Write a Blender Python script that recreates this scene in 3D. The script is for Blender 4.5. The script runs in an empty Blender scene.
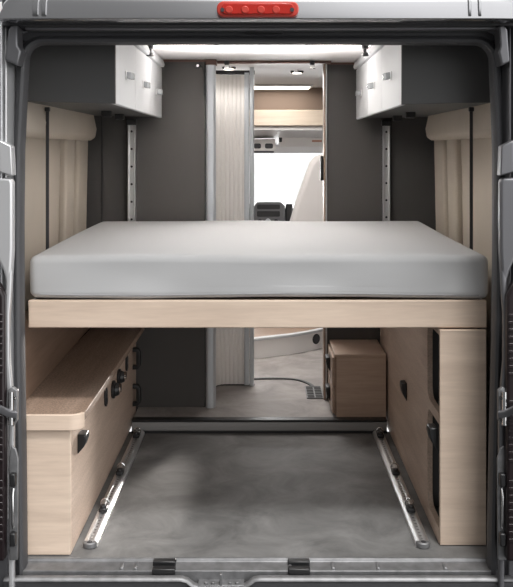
import bpy, bmesh, math, random
from mathutils import Vector, Matrix
random.seed(4)
sc = bpy.context.scene
COL = sc.collection
F, CX, CY, H = 940.0, 264.0, 150.0, 1.30      # focal length (px), vanishing point, eye height
def X(px, d): return (px - CX) * d / F
def Z(py, d): return H - (py - CY) * d / F

# ------------------------------------------------------------------ materials
def nodes(name):
    m = bpy.data.materials.new(name); m.use_nodes = True
    nt = m.node_tree
    return m, nt, nt.nodes['Principled BSDF']
def noise_bump(nt, b, scale, strength, dist=.002, vec=None, detail=4):
    n = nt.nodes.new('ShaderNodeTexNoise'); n.inputs['Scale'].default_value = scale; n.inputs['Detail'].default_value = detail
    bp = nt.nodes.new('ShaderNodeBump'); bp.inputs['Strength'].default_value = strength; bp.inputs['Distance'].default_value = dist
    if vec is None:
        tc = nt.nodes.new('ShaderNodeTexCoord'); vec = tc.outputs['Object']
    nt.links.new(vec, n.inputs['Vector'])
    nt.links.new(n.outputs['Fac'], bp.inputs['Height']); nt.links.new(bp.outputs['Normal'], b.inputs['Normal'])
    return n
def plain(name, col, rough=.5, metal=0., bump=0, bscale=60, var=0., vscale=8, spec=None, coat=0):
    m, nt, b = nodes(name)
    b.inputs['Base Color'].default_value = (*col, 1); b.inputs['Roughness'].default_value = rough; b.inputs['Metallic'].default_value = metal
    if spec is not None: b.inputs['Specular IOR Level'].default_value = spec
    if coat: b.inputs['Coat Weight'].default_value = coat; b.inputs['Coat Roughness'].default_value = .1
    if bump: noise_bump(nt, b, bscale, bump)
    if var:
        tc = nt.nodes.new('ShaderNodeTexCoord')
        n = nt.nodes.new('ShaderNodeTexNoise'); n.inputs['Scale'].default_value = vscale; n.inputs['Detail'].default_value = 6
        r = nt.nodes.new('ShaderNodeValToRGB')
        r.color_ramp.elements[0].position = .3; r.color_ramp.elements[1].position = .7
        r.color_ramp.elements[0].color = (*[c * (1 - var) for c in col], 1); r.color_ramp.elements[1].color = (*[min(1, c * (1 + var)) for c in col], 1)
        nt.links.new(tc.outputs['Object'], n.inputs['Vector']); nt.links.new(n.outputs['Fac'], r.inputs['Fac']); nt.links.new(r.outputs['Color'], b.inputs['Base Color'])
    return m
def wood(name, c0, c1, stretch, rough=.45, speckle=0.):
    m, nt, b = nodes(name)
    tc = nt.nodes.new('ShaderNodeTexCoord'); mp = nt.nodes.new('ShaderNodeMapping'); mp.inputs['Scale'].default_value = stretch
    n1 = nt.nodes.new('ShaderNodeTexNoise'); n1.inputs['Scale'].default_value = 1.6; n1.inputs['Detail'].default_value = 8; n1.inputs['Roughness'].default_value = .62; n1.inputs['Distortion'].default_value = .5
    n2 = nt.nodes.new('ShaderNodeTexNoise'); n2.inputs['Scale'].default_value = 9; n2.inputs['Detail'].default_value = 5
    mx = nt.nodes.new('ShaderNodeMath'); mx.operation = 'MULTIPLY_ADD'; mx.inputs[1].default_value = .35
    r = nt.nodes.new('ShaderNodeValToRGB'); r.color_ramp.elements[0].position = .45; r.color_ramp.elements[1].position = .88
    r.color_ramp.elements[0].color = (*c0, 1); r.color_ramp.elements[1].color = (*c1, 1)
    L = nt.links.new
    L(tc.outputs['Object'], mp.inputs['Vector']); L(mp.outputs['Vector'], n1.inputs['Vector']); L(mp.outputs['Vector'], n2.inputs['Vector'])
    L(n2.outputs['Fac'], mx.inputs[0]); L(n1.outputs['Fac'], mx.inputs[2]); L(mx.outputs[0], r.inputs['Fac'])
    out = r.outputs['Color']
    if speckle:
        n3 = nt.nodes.new('ShaderNodeTexNoise'); n3.inputs['Scale'].default_value = 150; n3.inputs['Detail'].default_value = 2
        r3 = nt.nodes.new('ShaderNodeValToRGB'); r3.color_ramp.elements[0].position = .38; r3.color_ramp.elements[1].position = .62
        k0 = 1 - speckle
        r3.color_ramp.elements[0].color = (k0, k0, k0, 1); r3.color_ramp.elements[1].color = (1, 1, 1, 1)
        mm = nt.nodes.new('ShaderNodeMixRGB'); mm.blend_type = 'MULTIPLY'; mm.inputs['Fac'].default_value = 1
        L(tc.outputs['Object'], n3.inputs['Vector']); L(n3.outputs['Fac'], r3.inputs['Fac']); L(out, mm.inputs['Color1']); L(r3.outputs['Color'], mm.inputs['Color2'])
        out = mm.outputs['Color']
    L(out, b.inputs['Base Color']); b.inputs['Roughness'].default_value = rough
    bp = nt.nodes.new('ShaderNodeBump'); bp.inputs['Strength'].default_value = .12; bp.inputs['Distance'].default_value = .001
    L(mx.outputs[0], bp.inputs['Height']); L(bp.outputs['Normal'], b.inputs['Normal'])
    return m
def emit(name, col, s):
    m, nt, b = nodes(name)
    b.inputs['Base Color'].default_value = (*col, 1); b.inputs['Emission Color'].default_value = (*col, 1); b.inputs['Emission Strength'].default_value = s
    return m
def glassy(name, col, rough=.05, trans=1., ior=1.45):
    m, nt, b = nodes(name)
    b.inputs['Base Color'].default_value = (*col, 1); b.inputs['Roughness'].default_value = rough
    b.inputs['Transmission Weight'].default_value = trans; b.inputs['IOR'].default_value = ior
    return m
def pane(name):
    m = bpy.data.materials.new(name); m.use_nodes = True; nt = m.node_tree; nt.nodes.clear()
    o = nt.nodes.new('ShaderNodeOutputMaterial'); t = nt.nodes.new('ShaderNodeBsdfTransparent'); g = nt.nodes.new('ShaderNodeBsdfGlossy')
    t.inputs['Color'].default_value = (.98, .98, .98, 1); g.inputs['Roughness'].default_value = .02
    x = nt.nodes.new('ShaderNodeMixShader'); x.inputs['Fac'].default_value = .05
    nt.links.new(t.outputs[0], x.inputs[1]); nt.links.new(g.outputs[0], x.inputs[2]); nt.links.new(x.outputs[0], o.inputs['Surface'])
    return m
def concrete(name, c0, c1):
    m, nt, b = nodes(name)
    tc = nt.nodes.new('ShaderNodeTexCoord')
    n = nt.nodes.new('ShaderNodeTexNoise'); n.inputs['Scale'].default_value = 5; n.inputs['Detail'].default_value = 10; n.inputs['Roughness'].default_value = .65; n.inputs['Distortion'].default_value = .6
    r = nt.nodes.new('ShaderNodeValToRGB'); r.color_ramp.elements[0].position = .33; r.color_ramp.elements[1].position = .68
    r.color_ramp.elements[0].color = (*c0, 1); r.color_ramp.elements[1].color = (*c1, 1)
    nt.links.new(tc.outputs['Object'], n.inputs['Vector']); nt.links.new(n.outputs['Fac'], r.inputs['Fac']); nt.links.new(r.outputs['Color'], b.inputs['Base Color'])
    b.inputs['Roughness'].default_value = .6; b.inputs['Specular IOR Level'].default_value = .25
    noise_bump(nt, b, 120, .08)
    return m

OAK0, OAK1 = (.56, .435, .345), (.73, .59, .475)
M = dict(
    oak=wood('oak_horizontal', OAK0, OAK1, (1.1, 1.1, 13)),
    oak_long=wood('oak_lengthwise', OAK0, OAK1, (13, 1.1, 13)),
    oak_side=wood('oak_side', (.52, .39, .305), (.68, .53, .43), (1.1, 1.1, 13), speckle=.2),
    oak_lid=wood('brown_lid', (.25, .17, .122), (.37, .265, .20), (13, 1.1, 13), .6, speckle=.4),
    lining=wood('shaded_oak_lining', (.17, .108, .074), (.27, .18, .13), (1.1, 1.1, 13)),  # oak darkened to brown, the shade under the bed put into its colour
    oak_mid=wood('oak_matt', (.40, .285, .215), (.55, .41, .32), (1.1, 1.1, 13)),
    oak_dark=wood('oak_brown', (.26, .175, .125), (.38, .27, .20), (1.1, 1.1, 13)),
    vinyl=concrete('grey_vinyl', (.095, .093, .091), (.20, .197, .193)),
    vinyl_warm=concrete('warm_grey_vinyl', (.22, .203, .192), (.37, .342, .326)),
    silver=plain('silver_paint', (.58, .58, .59), .36, .55, coat=.2),
    roof=plain('roof_paint', (.32, .32, .33), .2, .95),
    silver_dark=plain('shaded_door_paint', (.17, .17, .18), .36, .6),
    alu=plain('aluminium', (.72, .72, .72), .36, .9, bump=.05, bscale=200),
    alu_satin=plain('satin_aluminium', (.62, .65, .68), .45, .5),
    chrome=plain('chrome', (.8, .8, .8), .12, 1),
    steel=plain('galvanised_steel', (.21, .21, .215), .5, .6, var=.2, vscale=30),
    step=plain('dull_aluminium', (.24, .235, .23), .5, .3),
    rubber=plain('rubber_seal', (.055, .055, .059), .5),
    black=plain('black_plastic', (.012, .012, .013), .4),
    dark=plain('dark_grey_plastic', (.035, .035, .038), .5),
    bulk=plain('graphite_laminate', (.063, .058, .0545), .55, bump=.04, bscale=300),
    cabinet=plain('charcoal_laminate', (.066, .065, .065), .5),
    white=plain('white_lacquer', (.60, .605, .615), .5),
    ceil=plain('ceiling_white', (.90, .875, .86), .6),
    beige=plain('beige_textile', (.47, .41, .34), .9, bump=.25, bscale=350, var=.06, vscale=3),
    cream=plain('cream_plastic', (.87, .84, .81), .5),
    sheet=plain('grey_white_sheet', (.50, .50, .503), .92, bump=.2, bscale=500),
    piping=plain('sheet_seam', (.36, .36, .37), .9),
    seat=plain('pale_seat_cover', (.56, .535, .52), .85, bump=.15, bscale=200),
    red=glassy('red_lens', (.6, .03, .018), .2, .35),
    redglow=plain('red_reflector', (.5, .045, .03), .3),
    smoke=plain('smoked_red_lens', (.009, .004, .005), .35),
    led=emit('led_diffuser', (1, .97, .92), 6),
    led_warm=emit('warm_led', (1, .93, .82), 3),
    clear=glassy('clear_plastic', (.75, .77, .78), .2, .6),
    trimwood=wood('dark_red_wood', (.09, .045, .03), (.16, .08, .06), (1.1, 13, 13)),
    pane=pane('windscreen_glass'),
    maple=wood('pale_wood', (.60, .50, .40), (.74, .64, .53), (1.1, 1.1, 13)),
)

# ------------------------------------------------------------------ mesh helpers
class MB:
    def __init__(s): s.bm = bmesh.new()
    def box(s, x0, x1, y0, y1, z0, z1):
        v = [s.bm.verts.new(p) for p in ((x0,y0,z0),(x1,y0,z0),(x1,y1,z0),(x0,y1,z0),(x0,y0,z1),(x1,y0,z1),(x1,y1,z1),(x0,y1,z1))]
        for f in ((0,3,2,1),(4,5,6,7),(0,1,5,4),(1,2,6,5),(2,3,7,6),(3,0,4,7)): s.bm.faces.new([v[i] for i in f])
        return s
    def prism(s, pts, axis, a0, a1):
        """pts 2D polygon; axis x: pts=(y,z); y: pts=(x,z); z: pts=(x,y)"""
        def mk(p, a):
            return (a, p[0], p[1]) if axis == 'x' else (p[0], a, p[1]) if axis == 'y' else (p[0], p[1], a)
        A = [s.bm.verts.new(mk(p, a0)) for p in pts]; B = [s.bm.verts.new(mk(p, a1)) for p in pts]
        n = len(pts)
        s.bm.faces.new(A); s.bm.faces.new(B[::-1])
        for i in range(n): s.bm.faces.new((A[i], B[i], B[(i+1) % n], A[(i+1) % n]))
        return s
    def rings(s, rings, cap=True, closed=False):
        V = [[s.bm.verts.new(p) for p in r] for r in rings]; n = len(V[0])
        m = len(V)
        for k in range(m if closed else m - 1):
            a, b = V[k], V[(k+1) % m]
            for i in range(n): s.bm.faces.new((a[i], a[(i+1) % n], b[(i+1) % n], b[i]))
        if cap and not closed:
            s.bm.faces.new(V[0][::-1]); s.bm.faces.new(V[-1])
        return s
    def sweep(s, path, prof, closed=False, ref=(0,1,0)):
        """prof: 2D points (u along side, v along ref)"""
        P = [Vector(p) for p in path]; n = len(P); R = []; ref = Vector(ref).normalized()
        for i in range(n):
            if closed: t = P[(i+1) % n] - P[i-1]
            else: t = P[min(i+1, n-1)] - P[max(i-1, 0)]
            t.normalize(); v = ref - ref.dot(t) * t
            if v.length < 1e-4: v = Vector((1,0,0)) - t.x * t
            v.normalize(); u = t.cross(v)
            R.append([P[i] + u * a + v * b for a, b in prof])
        return s.rings(R, closed=closed)
    def tube(s, path, r, n=10, closed=False):
        return s.sweep(path, [(r*math.cos(2*math.pi*k/n), r*math.sin(2*math.pi*k/n)) for k in range(n)], closed, ref=(.31,.77,.55))
    def cyl(s, p0, p1, r, n=20, r1=None):
        p0, p1 = Vector(p0), Vector(p1); t = (p1-p0).normalized()
        a = Vector((0,0,1)) if abs(t.z) < .9 else Vector((1,0,0))
        u = t.cross(a).normalized(); v = t.cross(u)
        r1 = r if r1 is None else r1
        R = [[p + (u*math.cos(2*math.pi*k/n) + v*math.sin(2*math.pi*k/n))*q for k in range(n)] for p, q in ((p0, r), (p1, r1))]
        return s.rings(R)
    def build(s, name, mat, parent=None, bevel=0, seg=2, smooth=True, base=None, sub=0):
        bm = s.bm
        bmesh.ops.recalc_face_normals(bm, faces=bm.faces)
        if parent is not None: off = ROOT[parent.name]
        else:
            xs = [v.co for v in bm.verts]
            off = Vector(((min(v.x for v in xs)+max(v.x for v in xs))/2, (min(v.y for v in xs)+max(v.y for v in xs))/2, min(v.z for v in xs)))
            if base: off = Vector(base)
        bmesh.ops.translate(bm, verts=bm.verts, vec=-off)
        me = bpy.data.meshes.new(name); bm.to_mesh(me); bm.free()
        me.materials.append(mat if not isinstance(mat, str) else M[mat])
        o = bpy.data.objects.new(name, me); COL.objects.link(o)
        if parent is None: o.location = off
        else: o.parent = parent
        ROOT[o.name] = off
        if bevel:
            b = o.modifiers.new('bevel', 'BEVEL'); b.width = bevel; b.segments = seg; b.limit_method = 'ANGLE'; b.angle_limit = math.radians(35)
        if sub:
            q = o.modifiers.new('sub', 'SUBSURF'); q.levels = sub; q.render_levels = sub
        if smooth:
            me.polygons.foreach_set('use_smooth', [True]*len(me.polygons))
            try: me.set_sharp_from_angle(angle=math.radians(38))
            except Exception: pass
        return o
ROOT = {}
def thing(name, label, cat, loc, group=None):
    o = bpy.data.objects.new(name, None); o.empty_display_size = .05; COL.objects.link(o); o.location = loc
    ROOT[o.name] = Vector(loc)
    return tag(o, label, cat, group)
def tag(o, label, cat, group=None):
    o['label'] = label; o['category'] = cat
    if group: o['group'] = group
    return o
def lab(o, label): o['label'] = label; return o
def struct(o, label=None, cat=None):
    o['kind'] = 'structure'
    if label: o['label'] = label
    if cat: o['category'] = cat
    return o
def arc(cx, cy, r, a0, a1, n=8):
    return [(cx + r*math.cos(math.radians(a0+(a1-a0)*i/n)), cy + r*math.sin(math.radians(a0+(a1-a0)*i/n))) for i in range(n+1)]
def rrect(x0, x1, y0, y1, r, n=6):
    return arc(x1-r, y1-r, r, 0, 90, n) + arc(x0+r, y1-r, r, 90, 180, n) + arc(x0+r, y0+r, r, 180, 270, n) + arc(x1-r, y0+r, r, 270, 360, n)

UP = .05                 # height of the living-area floor above the load floor
DL, DR = 4.57, 4.72      # left and right partition
CE = 1.74                # ceiling
# ------------------------------------------------------------------ the setting
struct(MB().box(-.97, .95, 2.99, 4.34, -.05, 0).build('floor', 'vinyl', smooth=False), 'grey stone-look vinyl load floor', 'floor')
f = MB(); f.box(-.61, .565, 4.345, 4.74, 0, UP); f.box(-.97, .95, 4.74, 8.3, 0, UP)
struct(f.build('floor.001', 'vinyl_warm', smooth=False), 'warm grey raised living area floor behind the aluminium step edge', 'floor')
# aluminium step edge across the floor
t = struct(MB().prism([(4.318, .001), (4.345, .001), (4.345, .050), (4.320, .050), (4.318, .046)], 'x', -.608, .565).build('trim_1', 'step', bevel=.002), 'aluminium step edge across the floor', 'trim')
MB().box(-.608, .565, 4.310, 4.3185, .001, .011).build('gasket', 'black', t)
MB().box(-.608, .565, 4.316, 4.366, .0505, .0605).build('nosing', 'black', t, bevel=.002)

def side_wall(name, s, xo):
    """beige textile side lining: leaning panel, ridge and the overhanging band above"""
    w = MB(); a, b = s*(xo+.03), s*(xo+.06)
    w.box(a, b, 2.97, 6.80, -.05, 1.775); w.box(a, b, 6.8, 8.3, -.05, .80); w.box(a, b, 6.8, 7.75, 1.33, 1.44); w.box(a, b, 7.85, 8.25, .8, 1.0)
    bmesh.ops.remove_doubles(w.bm, verts=w.bm.verts, dist=1e-4)
    o = struct(w.build(name, 'dark', smooth=False))
    p = MB()
    p.prism([(s*(xo+.028), .0), (s*(xo+.018), .45), (s*xo, 1.36), (s*(xo-.005), 1.70), (s*(xo+.029), 1.70), (s*(xo+.029), 0)], 'y', 2.99, 4.5)
    MBp = p.build('lining_panel', 'beige', o, bevel=.004)
    r = MB()
    for k, (d0, d1, h) in enumerate(((4.02, 4.2, .028), (4.28, 4.5, .03))):
        r.prism([(s*(xo+.012), .45), (s*(xo+.018-h), .47), (s*(xo-h), 1.36), (s*(xo-h*.6), 1.45), (s*(xo+.012), 1.45)], 'y', d0, d1)
    r.build('lining_ridge', 'beige', o, bevel=.014, seg=3)
    b = MB(); b.prism([(s*(xo+.01), 1.345), (s*(xo-.05), 1.345), (s*(xo-.072), 1.36), (s*(xo-.078), 1.40), (s*(xo-.066), 1.455), (s*(xo-.06), 1.52), (s*(xo+.01), 1.52)], 'y', 2.99, 4.46)
    b.build('padded_band', 'beige', o, bevel=.012, seg=3)
    return o
side_wall('wall_left', -1, .87); side_wall('wall_right', 1, .842)

w = MB(); w.box(-.90, -.285, DL, DL+.03, 0, CE)
o = struct(w.build('wall_back_left', 'bulk', bevel=.003), 'dark graphite partition left of the aisle', 'wall')
MB().box(X(102, DL)-.002, X(102, DL)+.002, DL-.004, DL, .46, CE).build('joint_strip', 'black', o)
MB().box(-.90, -.285, DL-.006, DL, CE-.012, CE-.001).build('top_trim', 'trimwood', o)
w = MB(); w.box(.316, .87, DR, DR+.03, 0, CE)
o = struct(w.build('wall_back_right', 'bulk', bevel=.003), 'dark graphite partition right of the aisle', 'wall')
MB().box(.316, .87, DR-.006, DR, CE-.012, CE-.001).build('top_trim', 'trimwood', o)
# post of the wet room, standing on the raised floor
pz = MB(); pz.prism(rrect(-.284, -.236, DL-.02, DL+.06, .018), 'z', UP, 1.712)
struct(pz.build('trim_2', 'alu_satin'), 'satin aluminium corner post beside the dark left partition', 'trim')
jm = MB(); jm.box(.300, .3075, 4.70, 4.80, UP, CE)
jamb = struct(jm.build('trim_3', 'oak_dark', bevel=.002), 'slim wooden jamb edging the right partition', 'trim')
MB().box(.308, .3155, 4.70, 4.80, UP, CE).build('edge_profile', 'alu', jamb, bevel=.002)
tr = MB(); tr.box(-.284, -.23, 4.55, 4.62, 1.7125, CE-.001); tr.box(-.284, .33, 4.62, 4.66, CE-.014, CE-.001)
bmesh.ops.remove_doubles(tr.bm, verts=tr.bm.verts, dist=1e-4)
struct(tr.build('trim_4', 'trimwood', bevel=.002), 'dark wooden ceiling trim above the aisle', 'trim')
c = MB(); c.box(-.95, .93, 2.98, 6.72, CE, CE+.03)
struct(c.build('ceiling', 'ceil', smooth=False), 'white ceiling panel', 'ceiling')
c = MB(); c.prism([(6.72, 1.46), (6.72, 1.76), (7.75, 1.42), (7.75, 1.275), (7.70, 1.275), (7.68, 1.33), (7.1, 1.40)], 'x', -.95, .93)
struct(c.build('ceiling.001', 'ceil', bevel=.01), 'pale cab headliner above the windscreen', 'ceiling')
# cab front bulkhead and windscreen
w = MB(); w.box(-.95, .93, 8.2, 8.24, UP, .80)
struct(w.build('wall_front', 'dark', smooth=False), 'dark front wall under the windscreen', 'wall')
g = MB(); g.prism([(7.74, 1.30), (7.75, 1.305), (8.21, .80), (8.20, .795)], 'x', -.93, .91)
struct(g.build('window_1', 'pane', smooth=False), 'windscreen of the cab', 'window')

for nm, x in (('window_2', -.915), ('window_3', .887)):
    struct(MB().box(x-.003, x+.003, 6.802, 7.848, .802, 1.328).build(nm, 'pane', smooth=False), 'side window of the cab', 'window')
# ------------------------------------------------------------------ van bodywork
vb = thing('van_body', 'silver van rear bodywork framing the open doorway', 'van', (-.01, 2.9, -.12))
# rear roof edge: curved section swept along x with rounded ends
prof = [(2.780, 1.684), (2.774, 1.688), (2.78, 1.735), (2.80, 1.77), (2.84, 1.80), (2.92, 1.83), (3.1, 1.85), (3.1, 1.80), (2.93, 1.79), (2.86, 1.70), (2.85, 1.684)]
rf = MB(); ringz = []
for x, k in ((-.785, 0), (-.775, .5), (-.755, .78), (-.72, .93), (-.67, 1), (.67, 1), (.705, .93), (.74, .78), (.757, .5), (.765, 0)):
    ringz.append([(x, y, 1.684 + (z-1.684)*(.25+.75*k)) for y, z in prof])
rf.rings(ringz).build('roof_edge', 'roof', vb, bevel=.003)
for px0, px1 in ((33, 39), (42, 47), (468, 471), (478, 481)):
    rb = MB(); rb.prism([(2.772, 1.695), (2.770, 1.70), (2.774, 1.735), (2.795, 1.774), (2.84, 1.806), (2.84, 1.78), (2.80, 1.70)], 'x', X(px0, 2.78), X(px1, 2.78))
    rb.build('roof_rib', 'roof', vb, bevel=.002)
# header: dark channel with a bright drip rail
hd = MB(); hd.prism([(2.87, 1.690), (2.87, 1.68), (2.94, 1.672), (2.94, 1.640), (3.0, 1.640), (3.0, 1.78), (2.87, 1.78)], 'x', -.80, .78)
hd.build('header_channel', 'dark', vb, bevel=.002)
dr = MB(); dr.prism([(2.90, 1.668), (2.89, 1.672), (2.89, 1.678), (2.94, 1.676), (2.94, 1.668)], 'x', -.735, .725)
dr.build('drip_rail', 'silver_dark', vb, bevel=.002)
hb = MB(); hb.box(X(246, 2.93), X(283, 2.93), 2.918, 2.94, 1.662, 1.676)
hb.build('latch_striker', 'black', vb, bevel=.003)

for x0, x1 in ((-.988, -.937), (.905, .951)):
    MB().box(x0, x1, 3.16, 6.74, -.12, 1.774).build('side_panel', 'silver', vb, bevel=.02, seg=3)
for x0, x1 in ((-.975, -.80), (.78, .94)):
    MB().box(x0, x1, 3.0, 3.085, 1.692, 1.774).build('roof_corner', 'silver', vb, bevel=.01)
MB().box(-.975, .94, 3.06, 6.74, 1.776, 1.83).build('roof_skin', 'roof', vb, bevel=.03, seg=3)
def pillar(s):
    """door pillar in plan, stacked vertically from bracketed sections (s=-1 left, +1 right)"""
    a = -.787 if s < 0 else .750
    e = lambda k: a + s*k            # k: distance outwards from the seal flange
    base = MB()
    base.prism([(e(-.005), 2.985), (e(-.005), 2.94), (e(.002), 2.93), (e(.004), 2.893), (e(.008), 2.889), (e(.011), 2.908), (e(.014), 2.908), (e(.017), 2.887),
                (e(.021), 2.886), (e(.024), 2.902), (e(.027), 2.902), (e(.030), 2.882), (e(.033), 2.876), (e(.10), 2.862), (e(.16), 2.87), (e(.19), 2.92), (e(.20), 3.2), (e(.16), 3.2), (e(.14), 2.985)], 'z', .16, 1.69)
    m1 = 'silver' if s < 0 else 'silver_dark'  # right side gets a darker copy of the paint, shade put into colour
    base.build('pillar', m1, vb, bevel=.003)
    # dark upper corner cover
    pts = ((12, 25), (18, 25), (18.5, 46), (22, 51), (18, 66), (5, 60), (9, 30)) if s < 0 else ((503, 25), (498, 26), (499.5, 46), (498, 52), (501, 66), (509.5, 62), (507, 30))
    cc = MB(); cc.prism([(X(p, 2.87), Z(q, 2.87)) for p, q in pts], 'y', 2.862, 2.93)
    cc.build('corner_cover', 'silver_dark', vb, bevel=.006, seg=3)
    gs = MB(); gs.prism([(e(-.06), 1.672), (e(-.005), 1.672), (e(-.005), 1.615), (e(-.018), 1.645), (e(-.035), 1.662)], 'y', 2.925, 2.95)
    gs.build('corner_gusset', 'silver_dark', vb, bevel=.003)
    # joint block and pressed lower panel
    e0 = e; e = lambda k: (-.760 if s < 0 else .714) + s*k
    jb = MB(); jb.prism([(e(.008), Z(146, 2.85)), (e(.045), Z(140, 2.85)), (e(.045), Z(172, 2.85)), (e(.004), Z(176, 2.85))], 'y', 2.855, 2.90)
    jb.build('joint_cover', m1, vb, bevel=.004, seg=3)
    lp = MB()
    lp.prism([(e(.006), 1.20), (e(.012), 1.215), (e(.06), 1.215), (e(.06), .99), (e(.034), .93), (e(.016), .86), (e(.010), .93), (e(.006), 1.0)], 'y', 2.862, 2.90)
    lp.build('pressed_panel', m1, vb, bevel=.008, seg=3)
    edge = MB(); edge.sweep([(e(.016), 2.875, .93), (e(.018), 2.87, .86), (e(.022), 2.868, .80), (e(.022), 2.868, .66), (e(.016), 2.872, .58), (e(.012), 2.88, .50), (e(.012), 2.88, -.04)],
                            rrect(-.008, .008, -.012, .012, .005, 3))
    edge.build('lamp_surround', m1, vb)
    e = e0
    lo = MB(); lo.prism([(e(-.005), 2.985), (e(-.005), 2.93), (e(.006), 2.93), (e(.006), 2.905), (e(.2), 2.90), (e(.2), 3.2), (e(.14), 2.985)], 'z', -.08, .165)
    lo.build('pillar_foot', 'silver_dark', vb, bevel=.003)
pillar(-1); pillar(1)
# sill: ribbed tread plate, rolled lip with a dip for the latch
sl = MB(); sl.prism([(3.0, -.004), (2.995, .003), (2.985, .003), (2.98, -.006), (2.93, -.012), (2.93, -.10), (3.0, -.10)], 'x', -.765, .735)
sl.build('sill', 'steel', vb, bevel=.002)
for px in (122, 136, 290, 333, 378, 445):
    rb = MB(); rb.box(X(px, 2.95)-.006, X(px, 2.95)+.006, 2.935, 2.982, -.02, -.004)
    rb.build('sill_rib', 'steel', vb, bevel=.004)
def lipz(x):
    px = CX + x*F/2.9
    def sm(t): t = max(0, min(1, t)); return t*t*(3-2*t)
    return -.012 - .026*(sm((px-183)/14) - sm((px-243)/14))
LIP = [(.010*math.cos(math.radians(k*30)), .016*math.sin(math.radians(k*30))) for k in range(12)]
path = [(x, 2.90, lipz(x)-.012) for x in [-.80 + i*1.58/90 for i in range(91)]]
lp = MB(); lp.sweep(path, LIP)
lp.build('sill_lip', 'steel', vb)
fc = MB()
fv = [[fc.bm.verts.new(p) for p in ((x, 2.893, z-.006), (x, 2.905, z-.006), (x, 2.905, -.12), (x, 2.893, -.12))] for x, _, z in path]
for a, b in zip(fv, fv[1:]):
    for k in range(4): fc.bm.faces.new((a[k], a[(k+1) % 4], b[(k+1) % 4], b[k]))
fc.bm.faces.new(fv[0]); fc.bm.faces.new(fv[-1][::-1])
fc.build('sill_face', 'silver_dark', vb)
bp_ = MB(); bp_.prism([(2.885, -.045), (2.82, -.048), (2.60, -.075), (2.55, -.12), (2.55, -.3), (2.885, -.3)], 'x', -.85, .83)
bp_.build('bumper', 'black', vb, bevel=.01)
for p0, p1 in ((152.5, 175.5), (288, 310)):
    bl = MB(); bl.box(X(p0, 2.95), X(p1, 2.95), 2.957, 2.984, -.012, .005); bl.box(X(p0, 2.93), X(p1, 2.93), 2.918, 2.947, -.02, -.002); bl.box(X(p0+5, 2.93), X(p1-5, 2.93), 2.92, 2.98, -.02, -.008)
    bl.build('buffer', 'black', vb, bevel=.003)
lt = MB(); lt.box(X(198, 2.9), X(244, 2.9), 2.89, 2.94, -.05, -.038); lt.box(X(221, 2.9)-.004, X(221, 2.9)+.004, 2.89, 2.905, -.04, -.005)
for px in (206, 213, 230, 237): lt.cyl((X(px, 2.9), 2.90, -.038), (X(px, 2.9), 2.90, -.032), .006, 12)
lt.build('latch_plate', 'steel', vb, bevel=.0015)
# rubber door seal
sp = [(-.764, 2.955, -.03), (-.765, 2.955, .1), (-.768, 2.955, .4), (-.773, 2.955, .7), (-.774, 2.955, .95), (-.774, 2.955, 1.1), (-.772, 2.955, 1.3), (-.762, 2.955, 1.5)]
cx_, cz_ = -.692, 1.580
sp += [(cx_ + .066*math.cos(math.radians(a)), 2.955, cz_ + .068*math.sin(math.radians(a))) for a in range(172, 89, -10)]
cx_ = .661
sp += [(x, 2.955, 1.6485) for x in (-.5, -.2, .1, .4)]
sp += [(cx_ + .066*math.cos(math.radians(a)), 2.955, cz_ + .068*math.sin(math.radians(a))) for a in range(88, 7, -10)]
sp += [(.733, 2.955, 1.45), (.738, 2.955, 1.3), (.738, 2.955, 1.1), (.738, 2.955, .95), (.735, 2.955, .7), (.728, 2.955, .4), (.722, 2.955, .1), (.721, 2.955, -.03)]
se = MB(); se.sweep(sp, [(-.017, .02), (-.018, -.01), (-.012, -.026), (-.004, -.030), (.004, -.024), (.008, -.016), (.013, -.014), (.017, -.006), (.017, .02)])
lab(se.build('door_seal', 'rubber', vb), 'dark rubber door seal')

# brake light
b = MB(); b.prism(rrect(X(217, 2.77), X(298.5, 2.77), Z(17.5, 2.77), Z(2, 2.77), .02), 'y', 2.752, 2.80); bl = lab(b.build('brake_light', 'redglow', vb, bevel=.004, seg=3), 'red brake light')
b = MB(); b.prism(rrect(X(222, 2.77), X(293.5, 2.77), Z(15.5, 2.77), Z(4.5, 2.77), .014), 'y', 2.744, 2.754); b.build('lens', 'red', bl, bevel=.003, seg=3)
for px in (229, 245, 261, 276):
    b = MB(); b.cyl((X(px, 2.75), 2.7445, Z(10, 2.75)), (X(px, 2.75), 2.741, Z(10, 2.75)), .012, 20, .009); b.build('reflector', 'redglow', bl)
for px in (222.5, 292):
    b = MB(); b.cyl((X(px, 2.75), 2.752, Z(10, 2.75)), (X(px, 2.75), 2.7415, Z(10, 2.75)), .006, 14); b.build('screw', 'dark', bl)

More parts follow.
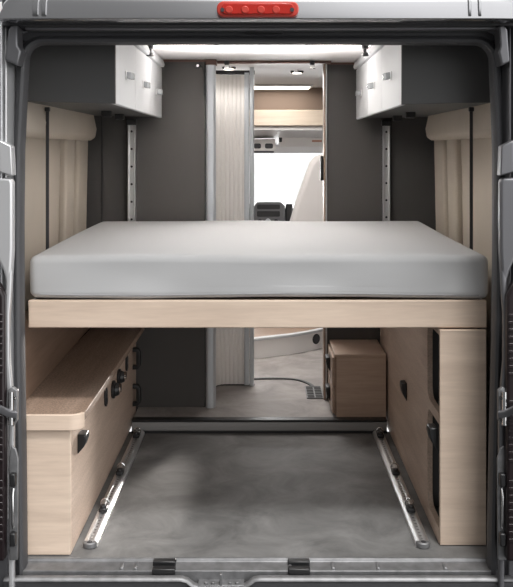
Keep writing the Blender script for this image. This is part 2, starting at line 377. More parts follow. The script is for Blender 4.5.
# tail lights and hinges on the pillars
def tail(s, where):
    a = -.752 if s < 0 else .702
    e = lambda k: a + s*k
    b = MB(); b.prism([(e(.030), .86), (e(.05), .90), (e(.12), .90), (e(.12), .06), (e(.03), .06)], 'y', 2.83, 2.87); t = lab(b.build('tail_light', 'smoke', vb, bevel=.008, seg=3), 'smoked red tail light')
    for z0 in (.62, .36, .12):
        for k in range(9):
            b = MB(); b.box(e(.034), e(.10), 2.826, 2.832, z0 + k*.022, z0 + k*.022 + .011); b.build('rib', 'smoke', t, bevel=.002)
tail(-1, 'left'); tail(1, 'right')
def hinge(s, zc, label):
    a = -.750 if s < 0 else .712
    e = lambda k: a + s*k
    b = MB(); b.prism([(e(-.002), zc+.05), (e(.012), zc+.062), (e(.03), zc+.05), (e(.034), zc-.03), (e(.01), zc-.06), (e(-.002), zc-.04)], 'y', 2.848, 2.868); t = lab(b.build('door_hinge', 'steel', vb, bevel=.003), 'steel door hinge')
    b = MB(); b.sweep([(e(.0), 2.842, zc-.02), (e(.02), 2.83, zc-.012), (e(.04), 2.80, zc+.01), (e(.06), 2.76, zc+.01)], rrect(-.011, .011, -.007, .007, .004, 3)); b.build('arm', 'silver_dark', t)
    b = MB(); b.cyl((e(.014), 2.84, zc-.05), (e(.014), 2.84, zc+.05), .008, 14); b.build('pin', 'chrome', t)
    for dz in (-.035, .03):
        b = MB(); b.cyl((e(.006), 2.85, zc+dz), (e(.006), 2.838, zc+dz), .006, 6); b.build('bolt', 'black', t)
hinge(-1, .52, 'upper silver hinge on the left door pillar')
hinge(1, .52, 'upper silver hinge on the right door pillar')
for s, nm in ((-1, 'left'), (1, 'right')):
    a = -.750 if s < 0 else .712
    e = lambda k: a + s*k
    b = MB(); b.prism([(e(-.002), .36), (e(.006), .39), (e(.02), .40), (e(.026), .36), (e(.026), .05), (e(.0), .05)], 'y', 2.862, 2.872); t = b.build('catch_plate', 'steel', vb, bevel=.003)
    for z in (.30, .12):
        b = MB(); b.box(e(.002), e(.02), 2.84, 2.863, z-.02, z+.02); b.build('block', 'black', t, bevel=.004)
    b = MB(); b.tube([(e(.012), 2.86, .27), (e(.012), 2.85, .25), (e(.012), 2.85, .17), (e(.012), 2.86, .15)], .004); b.build('rod', 'chrome', t)

# ------------------------------------------------------------------ bed
BX0, BX1 = -.778, .735
bd = thing('bed_platform', 'light oak bed platform with deep front board under the mattress', 'bed', (-.02, 3.8, .713))
MB().box(BX0, BX1, 3.10, 3.125, .713, .804).build('front_board', 'oak', bd, bevel=.004)
MB().box(BX0+.01, BX1-.01, 3.125, 4.46, .775, .800).build('base_panel', 'oak_dark', bd, bevel=.002)
for x in (BX0, BX1-.03):
    MB().box(x, x+.03, 3.125, 4.46, .725, .80).build('side_rail', 'alu_satin', bd, bevel=.003)
MB().box(BX0+.03, BX1-.03, 4.43, 4.455, .725, .775).build('cross_rail', 'alu_satin', bd, bevel=.003)

def mattress():
    mb = MB(); nx, nv = 72, 40
    x0, x1, y0, y1, z0, z1 = -.779, .746, 3.106, 4.47, .8055, .951
    # rounded-box surface by mapping a fine grid of a cube
    bm = mb.bm
    bmesh.ops.create_cube(bm, size=2)
    bmesh.ops.subdivide_edges(bm, edges=bm.edges[:], cuts=63, use_grid_fill=True)
    hx, hy, hz = (x1-x0)/2, (y1-y0)/2, (z1-z0)/2
    r = .026
    for v in bm.verts:
        # put more samples near edges
        p = Vector([math.sin(math.pi/2*c) if abs(c) < .9999 else math.copysign(1, c) for c in v.co])
        q = Vector((p.x*hx, p.y*hy, p.z*hz))
        core = Vector((max(-hx+r, min(hx-r, q.x)), max(-hy+r, min(hy-r, q.y)), max(-hz+r, min(hz-r, q.z))))
        d = q - core
        if d.length > 1e-6 and (abs(p.x) == 1 or abs(p.y) == 1 or abs(p.z) == 1):
            q = core + d.normalized()*r if sum(abs(c) > 1e-6 for c in d) > 1 else q
        # soft crown, cloth puckers and a slightly wavy lower edge
        u = q.x/hx; w_ = q.y/hy
        if q.z > 0:
            q.z += .006*(1+w_) + .010*(1-u**6)*(1-w_**6) + .002*math.sin(7*q.x+3*q.y) + .003*math.exp(-((q.x-.18)/.12)**2)*math.sin(6*q.y)
        if q.y < -hy*.9:
            q.y += .0022*math.sin(11*q.x)*math.sin(40*(q.z+.03)) + .002*math.sin(23*q.x+1)*max(0, -q.z)/hz
            if q.z < -.03: q.z += .003*(1+math.sin(5.2*q.x+.8))*(1 if q.z < -.06 else .5)
        v.co = q + Vector(((x0+x1)/2, (y0+y1)/2, (z0+z1)/2))
    return mb
mt = thing('mattress', 'thick pale grey mattress lying across the oak bed platform', 'mattress', (-.016, 3.79, .806))
mattress().build('sheet', 'sheet', mt)
sm_ = MB(); sm_.tube([(x, 3.1065 + .001*math.sin(23*x), .823 + .003*math.sin(5.2*x+.8)) for x in [-.74 + i*1.45/60 for i in range(61)]], .0025, 6)
sm_.build('seam', 'piping', mt)

# ------------------------------------------------------------------ overhead cabinets
def pull(mb_parent, x, y, z, s):
    """clear push-lock: plate, stem and a bent grip"""
    b = MB(); b.box(min(x, x+s*.005), max(x, x+s*.005), y-.028, y+.028, z-.016, z+.016)
    h = b.build('latch', 'alu', mb_parent, bevel=.003)
    g = MB(); g.sweep([(x+s*.004, y-.02, z), (x+s*.018, y-.02, z-.002), (x+s*.024, y-.012, z-.003), (x+s*.024, y+.012, z-.003), (x+s*.018, y+.02, z-.002), (x+s*.004, y+.02, z)], rrect(-.004, .004, -.012, .012, .003, 3), ref=(0,0,1))
    g.build('grip', 'clear', h)
    return h
def overhead(s, xw, xf, d0, d1, zb, where):
    xa, xb = min(xw, xf), max(xw, xf)
    t = thing('overhead_cabinet', 'charcoal overhead cabinet with three white doors on the %s side' % where, 'cabinet', ((xa+xb)/2, (d0+d1)/2, zb), 'overhead cabinets')
    t['label'] = 'overhead cabinet with dark end panel and white doors, above the %s' % ('wooden bench chest' if s < 0 else 'tall oak cabinet')
    inn = xf + s*.018     # s points from aisle to wall
    b = MB(); b.prism([(xw, zb+.006), (inn, zb), (inn, CE-.004), (xw, CE-.004)], 'y', d0, d1); b.build('body', 'cabinet', t, bevel=.004)
    b = MB(); b.prism([(xw, zb+.003), (xf, zb-.006), (xf, CE-.004), (xw, CE-.004)], 'y', d0-.016, d0-.0005); b.build('end_panel', 'cabinet', t, bevel=.0015)
    n = 3
    for k in range(n):
        a0 = d0 + (d1-d0)*k/n + .002; a1 = d0 + (d1-d0)*(k+1)/n - .002
        b = MB(); b.box(min(xf, inn), max(xf, inn), a0, a1, zb-.006, CE-.045)
        dd = b.build('door', 'white', t, bevel=.003)
        pull(dd, xf, (a0+a1)/2, 1.566, -s)
    b = MB(); b.prism([(inn, CE-.042), (xf-s*.010, CE-.042), (xf-s*.014, CE-.030), (xf-s*.006, CE-.004), (inn, CE-.004)], 'y', d0, d1); b.build('cornice', 'white', t, bevel=.003)
    for k in (.55, .8):
        b = MB(); yy = d0 + (d1-d0)*k
        b.box(xf+s*.16-.02, xf+s*.16+.02, yy-.02, yy+.02, zb-.022, zb+.004); b.build('bracket', 'black', t, bevel=.004)
overhead(-1, -.845, -.491, 3.12, 4.52, 1.459, 'left')
overhead(1, .815, .4547, 3.12, 4.64, 1.456, 'right')

# bed lift rails on the partitions
for s, px, d, lbl in ((-1, 131.5, DL-.006, 'bed chest on the left'), (1, 386.5, DR-.006, 'right')):
    x = X(px, d-.03)
    t = thing('lift_rail', 'perforated aluminium bed lift rail standing against the dark %s partition' % ('left' if s < 0 else 'right'), 'rail', (x, d-.02, .46), 'bed lift rails')
    b = MB(); b.prism([(x-.018, d), (x-.018, d-.035), (x-.012, d-.035), (x-.010, d-.024), (x+.010, d-.024), (x+.012, d-.035), (x+.018, d-.035), (x+.018, d)], 'z', .46, 1.448); b.build('channel', 'alu', t, bevel=.0015)
    for k in range(9):
        b = MB(); z = 1.39 - k*.085
        b.cyl((x, d-.0235, z), (x, d-.0265, z), .0055, 12); b.build('hole', 'black', t)
    b = MB(); b.box(x-.024, x+.024, d-.045, d-.001, 1.42, 1.449); b.build('end_cap', 'black', t, bevel=.004)
# black lift straps
for x, d, lbl in ((-.788, 3.42, 'left'), (.754, 3.42, 'right')):
    t = thing('lift_strap', 'narrow black strap hanging in front of the beige %s wall' % lbl, 'strap', (x, d, .8), 'bed lift straps')
    b = MB(); b.box(x-.006, x+.006, d-.002, d+.002, .83, 1.452); b.build('webbing', 'dark', t, bevel=.001)
    b = MB(); b.box(x-.009, x+.009, d-.010, d+.010, 1.440, 1.456); b.build('clamp', 'black', t, bevel=.003)

# ------------------------------------------------------------------ bench chest on the left
bx0, bxi = -.822, -.620
ws = MB(); ws.prism([(-.80, 3.0), (-.828, 4.55), (-.86, 4.55), (-.86, 3.0)], 'z', .4545, .72)
struct(ws.build('wall_left.001', 'lining', bevel=.002), 'oak side lining above the bench chest, shade in its brown tone', 'wall')
ch = thing('bench_chest', 'low oak storage bench with rounded lid along the left wall', 'bench', (-.72, 3.78, 0))
MB().box(bx0, bxi, 3.012, 3.032, .002, .428).build('front_panel', 'oak', ch, bevel=.002)
MB().box(bxi-.018, bxi, 3.033, 4.555, .002, .428).build('side_panel', 'oak_side', ch, bevel=.002)
MB().box(bx0, bxi-.018, 3.033, 4.555, .002, .426).build('carcass', 'oak_dark', ch)
li = MB(); pts = [(bx0, 3.0112)] + arc(-.625, 3.0487, .0373, -90, -20, 8) + [(-.578, 3.0318), (-.5765, 3.05), (-.579, 4.555), (bx0, 4.555)]
li.prism(pts, 'z', .4285, .454); li.build('lid', 'oak_lid', ch, bevel=.002)
ed = MB(); ed.prism([(bx0, 2.9985)] + arc(-.625, 3.0487, .0502, -90, -20, 8) + arc(-.625, 3.0487, .038, -20, -90, 8) + [(bx0, 3.0107)], 'z', .404, .4545)
ed.build('edge_band', 'oak', ch, bevel=.002)
def wedge_pull(parent, x, s, y, z, name='pull', h=.067, w=.06, dp=.036, mat='black'):
    b = MB(); b.prism([(x, z+h/2), (x+s*dp*.95, z+h/2-.002), (x+s*dp, z+h/2-.02), (x+s*dp*.75, z-.008), (x, z-h/2)], 'y', y-w/2, y+w/2)
    return b.build(name, mat, parent, bevel=.004, seg=2)
wedge_pull(ch, bxi+.0005, 1, 3.15, .322, dp=.029)
for y, z in ((3.665, .337), (4.22, .344)):
    b = MB(); b.prism(rrect(y-.022, y+.022, z-.036, z+.036, .021), 'x', bxi+.0003, bxi+.008); so = b.build('socket', 'black', ch, bevel=.002)
    for dz in (.016, -.016):
        q = MB(); q.cyl((bxi+.008, y, z+dz), (bxi+.0095, y, z+dz), .012, 16); q.build('socket_ring', 'dark', so)
for y, z, r in ((3.84, .322, .036), (3.985, .338, .034)):
    b = MB(); b.cyl((bxi+.0003, y, z), (bxi+.012, y, z), r, 28); b.cyl((bxi+.012, y, z), (bxi+.03, y, z), r*.8, 28, r*.6); kn = b.build('turn_lock', 'black', ch, bevel=.003)
    q = MB(); q.cyl((bxi+.03, y, z+.006), (bxi+.036, y, z+.006), r*.5, 20); q.build('lock_cylinder', 'chrome', kn)
for z in (.314, .141):
    b = MB(); b.sweep([(bxi-.002, 4.45, z+.042), (bxi+.022, 4.45, z+.040), (bxi+.028, 4.45, z+.03), (bxi+.028, 4.45, z-.03), (bxi+.022, 4.45, z-.040), (bxi-.002, 4.45, z-.042)], rrect(-.009, .009, -.018, .018, .004, 3), ref=(0,1,0))
    b.build('handle', 'black', ch)

# ------------------------------------------------------------------ tall cabinet on the right
cxi, cxo = .577, .730
tc = thing('tall_cabinet', 'tall oak cabinet with two rounded side openings under the bed', 'cabinet', (.65, 3.9, 0))
MB().box(cxi+.001, cxo, 3.086, 3.104, .002, .709).build('front_panel', 'oak', tc, bevel=.002)
sp_ = MB()
T = .018; z_top = .709
O = ((.052, .395), (.43, .69))     # the two openings (z ranges)
d0, d1 = 3.108, 3.318
sp_.box(cxi, cxi+T, d1, 4.665, .002, z_top)
zz = [.002, O[0][0], O[0][1], O[1][0], O[1][1], z_top]
for a, b_ in ((zz[0], zz[1]), (zz[2], zz[3]), (zz[4], zz[5])): sp_.box(cxi, cxi+T, 3.086+.0185, d1, a, b_)
def fillet(cy, cz, sy, sz, r=.045):
    pts = [(cy, cz)] + [(cy - sy*r + sy*r*math.cos(math.radians(a)), cz - sz*r + sz*r*math.sin(math.radians(a))) for a in range(0, 91, 10)]
    sp_.prism(pts, 'x', cxi, cxi+T)
for a, b_ in O: fillet(d1, a, 1, -1); fillet(d1, b_, 1, 1)
sp_.build('side_panel', 'oak_side', tc, smooth=False)
MB().box(cxi+.13, cxo, 3.105, 4.66, .002, z_top).build('back_panel', 'cabinet', tc)
for z in (.03, .41):
    MB().box(cxi+T, cxi+.13, 3.105, 4.66, z-.012, z+.008).build('shelf', 'cabinet', tc)
MB().box(cxi+T, cxi+.13, 3.325, 3.34, .04, z_top).build('divider', 'cabinet', tc)
MB().box(cxi+T, cxi+.13, 3.105, 4.66, .695, z_top).build('top_panel', 'oak_dark', tc)
for z0, z1 in ((.42, .64), (.04, .35)):
    b = MB(); b.box(cxi+.05, cxi+.115, 3.13, 3.27, z0, z1)
    k = b.build('fuse_box', 'black', tc, bevel=.006)
    for zz_ in (z0+.07, z0+.15):
        q = MB(); q.tube([(cxi+.05, 3.16, zz_), (cxi+.032, 3.165, zz_), (cxi+.03, 3.2, zz_+.004), (cxi+.032, 3.235, zz_), (cxi+.05, 3.24, zz_)], .005, 8); q.build('clip', 'chrome', k)
wedge_pull(tc, cxi-.0005, -1, 3.15, .340, w=.06, h=.075, dp=.028)
wedge_pull(tc, cxi-.0005, -1, 3.82, .322, w=.06, h=.075, dp=.022)

# ------------------------------------------------------------------ small drawer cabinet
dc = thing('drawer_cabinet', 'small brown wooden cabinet on the raised floor beside the aisle', 'cabinet', (.45, 4.55, UP))
MB().box(.331, .568, 4.385, 4.712, UP+.012, .335).build('carcass', 'oak_dark', dc, bevel=.002)
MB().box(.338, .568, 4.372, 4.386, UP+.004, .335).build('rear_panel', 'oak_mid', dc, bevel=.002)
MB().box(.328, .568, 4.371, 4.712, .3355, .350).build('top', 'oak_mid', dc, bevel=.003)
MB().box(.340, .568, 4.39, 4.712, UP+.0005, UP+.012).build('plinth', 'black', dc)
for a, b_, zc in ((UP+.018, .19, .125), (.196, .33, .268)):
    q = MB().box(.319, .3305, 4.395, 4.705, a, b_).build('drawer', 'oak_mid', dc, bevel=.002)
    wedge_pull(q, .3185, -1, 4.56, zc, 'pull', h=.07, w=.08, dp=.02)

# ------------------------------------------------------------------ lashing rails with sliding eyes
def lashing_rail(x, lbl):
    t = thing('lashing_rail', lbl, 'rail', (x, 3.7, 0), 'lashing rails')
    b = MB(); d0, d1 = 3.055, 4.30
    pr = [(-.025, .0005), (-.024, .010), (-.014, .0185), (-.007, .0195), (-.006, .015), (.006, .015), (.007, .0195), (.014, .0185), (.024, .010), (.025, .0005)]
    b.prism([(x+u, v) for u, v in pr], 'y', d0+.02, d1); b.build('track', 'alu', t, bevel=.001)
    for k in range(48):
        y = d0 + .05 + k*.0255
        if y > d1-.02: break
        q = MB(); q.cyl((x, y, .0145), (x, y, .0158), .0042, 12); q.build('hole', 'steel', t)
    q = MB(); q.prism([(x-.023, d0+.02)] + [(x+.023*math.cos(math.radians(a)), d0+.021+.019*math.sin(math.radians(a))) for a in range(190, 351, 16)] + [(x+.023, d0+.02), (x+.023, d0+.03), (x-.023, d0+.03)], 'z', .0004, .019)
    e = q.build('end_cap', 'steel', t, bevel=.003)
    q = MB(); q.cyl((x, d0+.018, .019), (x, d0+.018, .0205), .009, 16); q.build('screw', 'dark', e)
XL, XR = -.570, .521
lashing_rail(XL, 'perforated aluminium lashing rail on the floor beside the bench chest')
lashing_rail(XR, 'perforated aluminium lashing rail on the floor beside the tall oak cabinet')
def eye(x, y, lbl):
    t = thing('lashing_eye', lbl, 'fitting', (x, y, .017), 'lashing eyes')
    q = MB(); q.box(x-.015, x+.015, y-.022, y+.022, .0175, .033); q.build('slider', 'black', t, bevel=.005)
    q = MB(); q.cyl((x, y-.008, .033), (x, y-.008, .042), .012, 16, .010); q.build('knob', 'black', t, bevel=.002)
    q = MB(); q.tube([(x+.014*math.cos(math.radians(a)), y+.030, .034+.016*math.sin(math.radians(a))) for a in range(0, 361, 20)], .0028, 8); q.build('ring', 'chrome', t)
for x, side in ((XL, 'left'), (XR, 'right')):
    for py, wh in ((511, 'nearest the doorway'), (474, 'in the middle'), (437, 'beside the step edge')):
        y = (H-.017)*F/(py-CY)
        eye(x, min(y, 4.25), 'black lashing eye on the %s floor rail, the one %s' % (side, wh))

# ------------------------------------------------------------------ tambour door of the wet room
td = thing('tambour_door', 'cream ribbed tambour door standing in the aisle', 'door', (-.17, 5.0, UP))
def offset_path(path, amp):
    return path
pth = [(-.262, 4.64), (-.262, 4.80)] + arc(-.262+.07, 4.93, .07, 180, 90, 6) + [(-.104, 5.0)]
fine = []
for a, b_ in zip(pth, pth[1:]):
    L = math.dist(a, b_); n = max(1, int(L/.0032))
    for i in range(n): fine.append((a[0]+(b_[0]-a[0])*i/n, a[1]+(b_[1]-a[1])*i/n))
fine.append(pth[-1])
s_ = 0; out = []; back = []
for i, p in enumerate(fine):
    q0, q1 = fine[max(0, i-1)], fine[min(len(fine)-1, i+1)]
    tx, ty = q1[0]-q0[0], q1[1]-q0[1]; l = math.hypot(tx, ty); nx_, ny_ = ty/l, -tx/l
    if i: s_ += math.dist(p, fine[i-1])
    ph = (s_ % .0225)/.0225
    h = .005*math.sin(math.pi*ph)**.6
    out.append((p[0]+nx_*h, p[1]+ny_*h)); back.append((p[0]-nx_*.004, p[1]-ny_*.004))
sh = MB(); ZB, ZT = UP+.006, 1.70
for i in range(len(out)-1):
    a, b_ = out[i], out[i+1]; c_, d_ = back[i+1], back[i]
    V = [[sh.bm.verts.new((p[0], p[1], z)) for p in (a, b_, c_, d_)] for z in (ZB, ZT)]
    for j in range(4): sh.bm.faces.new((V[0][j], V[0][(j+1) % 4], V[1][(j+1) % 4], V[1][j])) if j in (0, 2) or i in (0, len(out)-2) else None
    sh.bm.faces.new(V[1]); sh.bm.faces.new(V[0][::-1])
bmesh.ops.remove_doubles(sh.bm, verts=sh.bm.verts, dist=1e-5)
sh.build('shutter', 'cream', td, smooth=False)
q = MB(); q.box(-.262, -.05, 4.980, 5.014, ZT+.001, ZT+.022)
q.build('top_track', 'black', td, bevel=.002)
q = MB(); q.prism(rrect(-.104, -.078, 4.975, 5.02, .006), 'z', ZB, ZT+.01); q.build('closing_profile', 'alu_satin', td)
q = MB(); q.prism(rrect(-.076, -.053, 4.97, 5.03, .008), 'z', UP+.001, CE-.002); q.build('door_post', 'alu_satin', td)
q = MB(); q.sweep([(-.27, 4.95, UP+.003), (-.24, 5.0, UP+.003), (-.05, 5.0, UP+.003)], rrect(-.012, .012, -.0025, .0025, .002, 2), ref=(0,0,1)); q.build('floor_track', 'black', td)

# ------------------------------------------------------------------ ceiling fittings
cl = thing('ceiling_light', 'wide white light bar on the ceiling above the bed', 'light', (-.01, 3.8, CE), 'ceiling light bars')
q = MB(); q.box(-.20, .18, 3.66, 4.00, CE-.016, CE-.0005); q.build('housing', 'ceil', cl, bevel=.006)
q = MB(); q.box(-.185, .165, 3.68, 3.975, CE-.021, CE-.0155); lab(q.build('diffuser', 'led', cl, bevel=.003), 'lit diffuser')
cl = thing('ceiling_light', 'lit white light bar over the cab end of the aisle', 'light', (.11, 6.4, CE), 'ceiling light bars')
q = MB(); q.box(-.09, .33, 6.28, 6.56, CE-.014, CE-.0005); q.build('housing', 'ceil', cl, bevel=.006)
q = MB(); q.box(-.075, .31, 6.30, 6.54, CE-.02, CE-.0135); lab(q.build('diffuser', 'led_warm', cl, bevel=.003), 'lit diffuser')
for px, py, lbl in ((229, 67, 'small round spotlight on the aisle ceiling above the tambour door'), (297, 71, 'small round spotlight on the aisle ceiling near the right jamb')):
    d = .44*F/(CY-py); x = X(px, d)
    t = thing('spotlight', lbl, 'light', (x, d, CE), 'ceiling spotlights')
    q = MB(); q.cyl((x, d, CE-.0005), (x, d, CE-.012), .038, 28, .034); q.build('ring', 'chrome', t)
    q = MB(); q.cyl((x, d, CE-.0125), (x, d, CE-.015), .026, 24); q.build('bulb', 'led_warm', t)
for px, d, lbl in ((150, 3.95, 'black swivel hook under the ceiling by the left overhead cabinet'), (365, 3.95, 'black swivel hook under the ceiling by the right overhead cabinet')):
    x = X(px, d)
    t = thing('ceiling_hook', lbl, 'hook', (x, d, CE), 'ceiling hooks')
    q = MB(); q.cyl((x, d, CE-.0005), (x, d, CE-.015), .017, 18, .012); q.build('base', 'black', t)
    q = MB(); q.cyl((x, d, CE-.015), (x, d, CE-.03), .007, 12); q.cyl((x, d, CE-.03), (x, d, CE-.046), .012, 18, .016); q.build('knob', 'black', t, bevel=.002)
for px, lbl in ((227, 'black curtain clip on the ceiling trim above the tambour door'), (312, 'black curtain clip on the ceiling trim near the right partition')):
    d = 4.64; x = X(px, d)
    t = thing('curtain_clip', lbl, 'clip', (x, d-.02, CE), 'curtain clips')
    q = MB(); q.box(x-.012, x+.012, d-.034, d-.0205, CE-.022, CE-.002); q.build('base', 'black', t, bevel=.003)
    q = MB(); q.prism([(x-.009, CE-.022), (x+.009, CE-.022), (x+.016, CE-.042), (x-.016, CE-.042)], 'y', d-.036, d-.022); q.build('jaw', 'chrome', t, bevel=.003)
x = X(198, DL)
t = thing('cord_toggle', 'small black toggle with a cord on the dark left partition', 'toggle', (x, DL-.01, Z(95, DL)), )
q = MB(); q.cyl((x, DL-.0005, Z(66, DL)), (x, DL-.022, Z(66, DL)), .014, 18, .011); q.build('knob', 'black', t)
q = MB(); q.cyl((x, DL-.0225, Z(66, DL)), (x, DL-.025, Z(66, DL)), .007, 14); q.build('screw', 'chrome', t)
q = MB(); q.tube([(x+.01, DL-.012, Z(66, DL)), (X(203, DL), DL-.012, Z(68, DL)), (X(204.5, DL), DL-.012, Z(76, DL)), (X(204.5, DL), DL-.012, Z(96, DL))], .004, 8); q.build('cord', 'black', t)
# small handle on the right jamb
q = MB(); q.box(.284, .2998, 4.735, 4.765, 1.145, 1.27); lab(q.build('door_handle', 'black', jamb, bevel=.004), 'slim black handle')

# ------------------------------------------------------------------ cab
sh = thing('cab_shelf', 'beige overhead shelf above the cab windscreen', 'shelf', (0, 6.65, 1.46))
q = MB(); q.box(-.6, .6, 6.60, 6.715, 1.585, 1.737); q.build('upper_panel', plain('taupe_panel', (.24, .175, .135), .6), sh, bevel=.004)
q = MB(); q.box(-.6, .6, 6.585, 6.715, 1.47, 1.583); q.build('lower_panel', 'maple', sh, bevel=.006)
q = MB(); q.box(-.6, .6, 6.64, 6.715, 1.44, 1.469); q.build('light_strip', 'ceil', sh, bevel=.004)
d = 7.0
t = thing('overhead_console', 'pale overhead console with twin lamps under the headliner', 'console', (X(264, d), d, Z(152, d)))
q = MB(); q.prism([(X(251, d), Z(139, d)), (X(275, d), Z(139, d)), (X(276, d), Z(149, d)), (X(273, d), Z(151, d)), (X(251, d), Z(151, d))], 'y', d, d+.22); q.build('housing', 'cream', t, bevel=.008, seg=3)
for p0, p1 in ((254, 261), (265, 273)):
    q = MB(); q.prism(rrect(X(p0, d), X(p1, d), Z(148.5, d), Z(143.5, d), .012), 'y', d-.006, d+.001); q.build('lamp', 'dark', t, bevel=.002)
q = MB(); q.box(X(253, d), X(274, d), d-.004, d+.1, Z(153, d), Z(151, d)-.001); q.build('mirror', 'black', t, bevel=.003)
t = thing('sun_visor', 'pale sun visor folded up above the windscreen', 'visor', (X(303, 7.15), 7.15, Z(147, 7.15)))
d = 7.15
q = MB(); q.prism(rrect(X(279, d), X(340, d), Z(147, d), Z(137.5, d), .02), 'y', d, d+.025); q.build('flap', 'cream', t, bevel=.006, seg=3)
q = MB(); q.box(X(279, d), X(282, d), d-.006, d+.03, Z(142, d), Z(137, d)); q.build('clip', 'dark', t, bevel=.003)
q = MB(); q.box(X(312, d), X(322, d), d-.002, d, Z(142, d), Z(140, d)); q.build('warning_patch', plain('faded_red', (.55, .3, .22), .6), t)
db = thing('dashboard', 'dark grey dashboard with centre air vents under the windscreen', 'dashboard', (0, 7.7, .4))
q = MB(); q.prism([(7.55, .42), (7.5, .70), (7.56, .83), (7.75, .855), (8.18, .80), (8.18, .42)], 'x', -.90, .86); q.build('body', 'dark', db, bevel=.02, seg=3)
d = 7.4
q = MB(); q.prism([(X(254, d), .66), (X(254, d), .86), (X(257, d), Z(202, d)), (X(281, d), Z(202, d)), (X(285, d), .86), (X(285, d), .66)], 'y', d, d+.2)
q.build('centre_stack', plain('grey_dash', (.14, .14, .145), .5), db, bevel=.012, seg=3)
for z0, z1 in ((Z(209, d), Z(204.5, d)), (Z(216.5, d), Z(211, d))):
    q = MB(); q.prism(rrect(X(257, d), X(280, d), z0, z1, .008), 'y', d-.006, d+.002); q.build('air_vent', 'black', db, bevel=.002)
for px in (260, 268, 276):
    q = MB(); q.cyl((X(px, d), d, Z(221, d)), (X(px, d), d-.02, Z(221, d)), .02, 20, .017); q.build('knob', 'alu_satin' if px == 268 else 'dark', db)
q = MB(); q.prism([(X(285.5, d), .70), (X(286, d), Z(204, d)), (X(293, d), Z(204, d)), (X(290, d), .70)], 'y', d+.03, d+.16); q.build('side_vent', 'black', db, bevel=.008)

st = thing('cab_seat', 'pale upholstered cab seat in front of the windscreen', 'seat', (.42, 6.6, UP))
d = 6.5
q = MB(); L = [(X(287, d), .60), (X(290, d), Z(222, d)), (X(297, d), Z(198, d)), (X(305, d), Z(176, d)), (X(310, d), Z(163, d)), (X(315, d), Z(157, d)), (X(322, d), Z(154.5, d))]
cxs = .42; R = [(2*cxs - a, b_) for a, b_ in L[::-1]]
q.prism(L + R, 'y', d, d+.13); q.build('backrest', 'seat', st, bevel=.035, seg=4)
q = MB(); q.box(.17, .67, d+.05, d+.56, .44, .58); q.build('cushion', 'seat', st, bevel=.04, seg=4)
q = MB(); q.box(.24, .60, d+.15, d+.48, UP, .44); q.build('base', 'dark', st, bevel=.02)

# curved low console at the cab step, with a round speaker
lc = thing('seat_podium', 'low curved beige podium with white rim at the cab step', 'podium', (.1, 5.9, UP))
cur = [(-.30, 5.50), (-.10, 5.60), (.05, 5.68), (.17, 5.75), (.27, 5.83), (.36, 5.92), (.45, 6.05), (.50, 6.3)]
def smooth_curve(pts, n=8):
    out = []
    for i in range(len(pts)-1):
        p0 = pts[max(0, i-1)]; p1 = pts[i]; p2 = pts[i+1]; p3 = pts[min(len(pts)-1, i+2)]
        for k in range(n):
            t_ = k/n
            out.append(tuple(.5*((2*p1[j]) + (-p0[j]+p2[j])*t_ + (2*p0[j]-5*p1[j]+4*p2[j]-p3[j])*t_**2 + (-p0[j]+3*p1[j]-3*p2[j]+p3[j])*t_**3) for j in range(2)))
    return out + [pts[-1]]
cu = smooth_curve(cur)
q = MB(); q.prism(cu + [(-.30, 6.3)], 'z', UP+.001, .158); q.build('riser', 'cream', lc)
q = MB(); q.prism([(a, b_-.012) for a, b_ in cu] + [(a+.0, b_+.035) for a, b_ in cu[::-1]], 'z', .1585, .175); q.build('rim', 'white', lc, bevel=.004)
q = MB(); q.prism([(a, b_+.036) for a, b_ in cu[:-4]] + [(-.30, 6.3)], 'z', .1585, .168); q.build('deck', 'oak_dark', lc)
sd = (.322, 5.885)
q = MB(); nrm = Vector((.66, -.75, 0)).normalized(); c0 = Vector((sd[0], sd[1], .118))
q.cyl(c0-nrm*.01, c0+nrm*.008, .032, 28); sk = q.build('speaker', 'black', lc)
q = MB(); q.cyl(c0+nrm*.008, c0+nrm*.012, .022, 24, .02); q.build('speaker_cone', 'dark', sk)
# dark floor edging by the entrance and a slotted step grille
q = MB(); q.sweep([(a, b_, UP+.004) for a, b_ in smooth_curve([(-.07, 5.12), (.05, 5.13), (.14, 5.12), (.20, 5.08), (.245, 5.0), (.26, 4.93)])], rrect(-.011, .011, -.0035, .0035, .003, 2), ref=(0,0,1))
tag(q.build('floor_edging', 'black'), 'curved black edging strip on the floor at the entrance', 'edging')
t = thing('step_grille', 'black slotted grille plate on the floor at the end of the curved edging', 'grille', (.262, 4.8, UP))
q = MB(); q.box(.215, .30, 4.72, 4.955, UP+.0005, UP+.006); q.build('plate', 'steel', t, bevel=.001)
for k in range(7):
    for x0 in (.220, .261):
        q = MB(); q.box(x0, x0+.034, 4.728+k*.032, 4.749+k*.032, UP+.0062, UP+.010); q.build('slat', 'black', t, bevel=.001)

# ------------------------------------------------------------------ light
wd = bpy.data.worlds.new('studio'); sc.world = wd; wd.use_nodes = True
nt = wd.node_tree; bg = nt.nodes['Background']
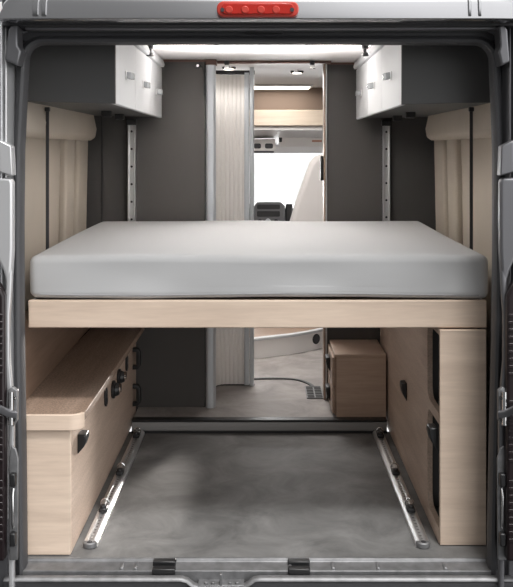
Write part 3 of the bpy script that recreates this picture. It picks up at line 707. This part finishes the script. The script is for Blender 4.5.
# studio surroundings by direction: dim floor, bright cyclorama ahead, broad bright lobe up to the right behind the camera
tcw = nt.nodes.new('ShaderNodeTexCoord')
def dotlobe(d, p0, p1):
    v = nt.nodes.new('ShaderNodeVectorMath'); v.operation = 'DOT_PRODUCT'; v.inputs[1].default_value = Vector(d).normalized()
    n = nt.nodes.new('ShaderNodeVectorMath'); n.operation = 'NORMALIZE'
    nt.links.new(tcw.outputs['Generated'], n.inputs[0]); nt.links.new(n.outputs['Vector'], v.inputs[0])
    m = nt.nodes.new('ShaderNodeMapRange'); m.interpolation_type = 'SMOOTHSTEP'
    m.inputs['From Min'].default_value = p0; m.inputs['From Max'].default_value = p1
    nt.links.new(v.outputs['Value'], m.inputs['Value']); return m
def mad(a, k, b):
    n = nt.nodes.new('ShaderNodeMath'); n.operation = 'MULTIPLY_ADD'; n.inputs[1].default_value = k
    nt.links.new(a, n.inputs[0])
    if isinstance(b, (int, float)): n.inputs[2].default_value = b
    else: nt.links.new(b, n.inputs[2])
    return n.outputs[0]
lv = mad(dotlobe((0, 0, 1), -.15, .25).outputs[0], .26, .15)
lv = mad(dotlobe((0, 1, .05), .25, .6).outputs[0], 1.0, lv)
lv = mad(dotlobe((.8, -.55, .5), .60, .80).outputs[0], 1.9, lv)
nt.links.new(lv, bg.inputs['Strength']); bg.inputs['Color'].default_value = (1, 1, 1, 1)
def light(kind, name, loc, energy, rot=(0,0,0), size=1, size_y=None, col=(1,1,1), spread=None, angle=None):
    l = bpy.data.lights.new(name, kind); l.energy = energy; l.color = col
    if kind == 'AREA':
        l.size = size
        if size_y: l.shape = 'RECTANGLE'; l.size_y = size_y
    if kind == 'SUN': l.angle = angle
    o = bpy.data.objects.new(name, l); COL.objects.link(o); o.location = loc; o.rotation_euler = rot
    return o
def aim(o, target):
    o.rotation_euler = (Vector(target)-o.location).to_track_quat('-Z', 'Y').to_euler()
k = light('SUN', 'daylight', (1, -1, 4), 2.75, angle=.2, col=(1, .99, .97)); aim(k, Vector((1, -1, 4)) + Vector((-.3, 1, -2.5)))
light('AREA', 'ceiling_bar_lamp', (-.01, 3.30, CE-.03), 3.9, (0,0,0), .34, .7, (1, .97, .94))
for x, sx in ((-.34, 1), (.31, -1)):      # added upward fill for the ceiling, hanging free between the overhead cabinets
    k = light('AREA', 'ceiling_fill', (x, 4.0, CE-.10), 8, (0,0,0), 1.1, .02, (1, .96, .94))
    k.data.spread = math.radians(120)
    k.rotation_euler = Vector((sx*.45, 0, 1)).to_track_quat('-Z', 'X').to_euler()
light('AREA', 'aisle_lamp', (.0, 5.6, CE-.03), 24, (0,0,0), .5, .9, (1, .96, .93))
light('AREA', 'cab_bar_lamp', (.11, 6.42, CE-.03), .8, (0,0,0), .38, .24, (1, .94, .88))
def spot(name, loc, target, e, size, blend, rad, col):
    o = light('SPOT', name, loc, e, col=col); o.data.spot_size = math.radians(size); o.data.spot_blend = blend; o.data.shadow_soft_size = rad
    aim(o, target); return o
light('AREA', 'underbed_fill', (0, 3.85, .70), .95, (0,0,0), 1.1, .9, (1, .93, .87))  # weak fill added under the bed, no lamp fitted there
spot('ceiling_spot', (X(229, 4.98), 4.80, CE-.02), (-.2, 4.70, 0), 2.3, 150, .5, .03, (1, .96, .92))
spot('ceiling_spot', (X(297, 5.24), 5.24, CE-.02), (.18, 5.24, 0), 12, 110, .5, .03, (1, .96, .92))
spot('low_aisle_spot', (.30, 6.0, .62), (-.62, 3.40, .27), 400, 19, .3, .04, (1, .94, .88))  # unseen spot without fitting, added for the light falling through the aisle
k = light('AREA', 'windscreen_daylight', (0, 8.7, 1.1), 80, (0,0,0), 1.8, .7); aim(k, (0, 6.5, 1.35))

# ------------------------------------------------------------------ camera
cd = bpy.data.cameras.new('camera'); co = bpy.data.objects.new('camera', cd); COL.objects.link(co)
co.location = (0, 0, H); co.rotation_euler = (math.pi/2, 0, 0)
cd.sensor_fit = 'AUTO'; cd.sensor_width = 36; cd.lens = F/587*36
cd.shift_x = (256.5-CX)/587; cd.shift_y = -(293.5-CY)/587
cd.clip_start = .05; cd.clip_end = 100
sc.camera = co
sc.view_settings.view_transform = 'Standard'; sc.view_settings.look = 'None'; sc.view_settings.gamma = 1
sc.view_settings.use_curve_mapping = False; sc.view_settings.exposure = 0
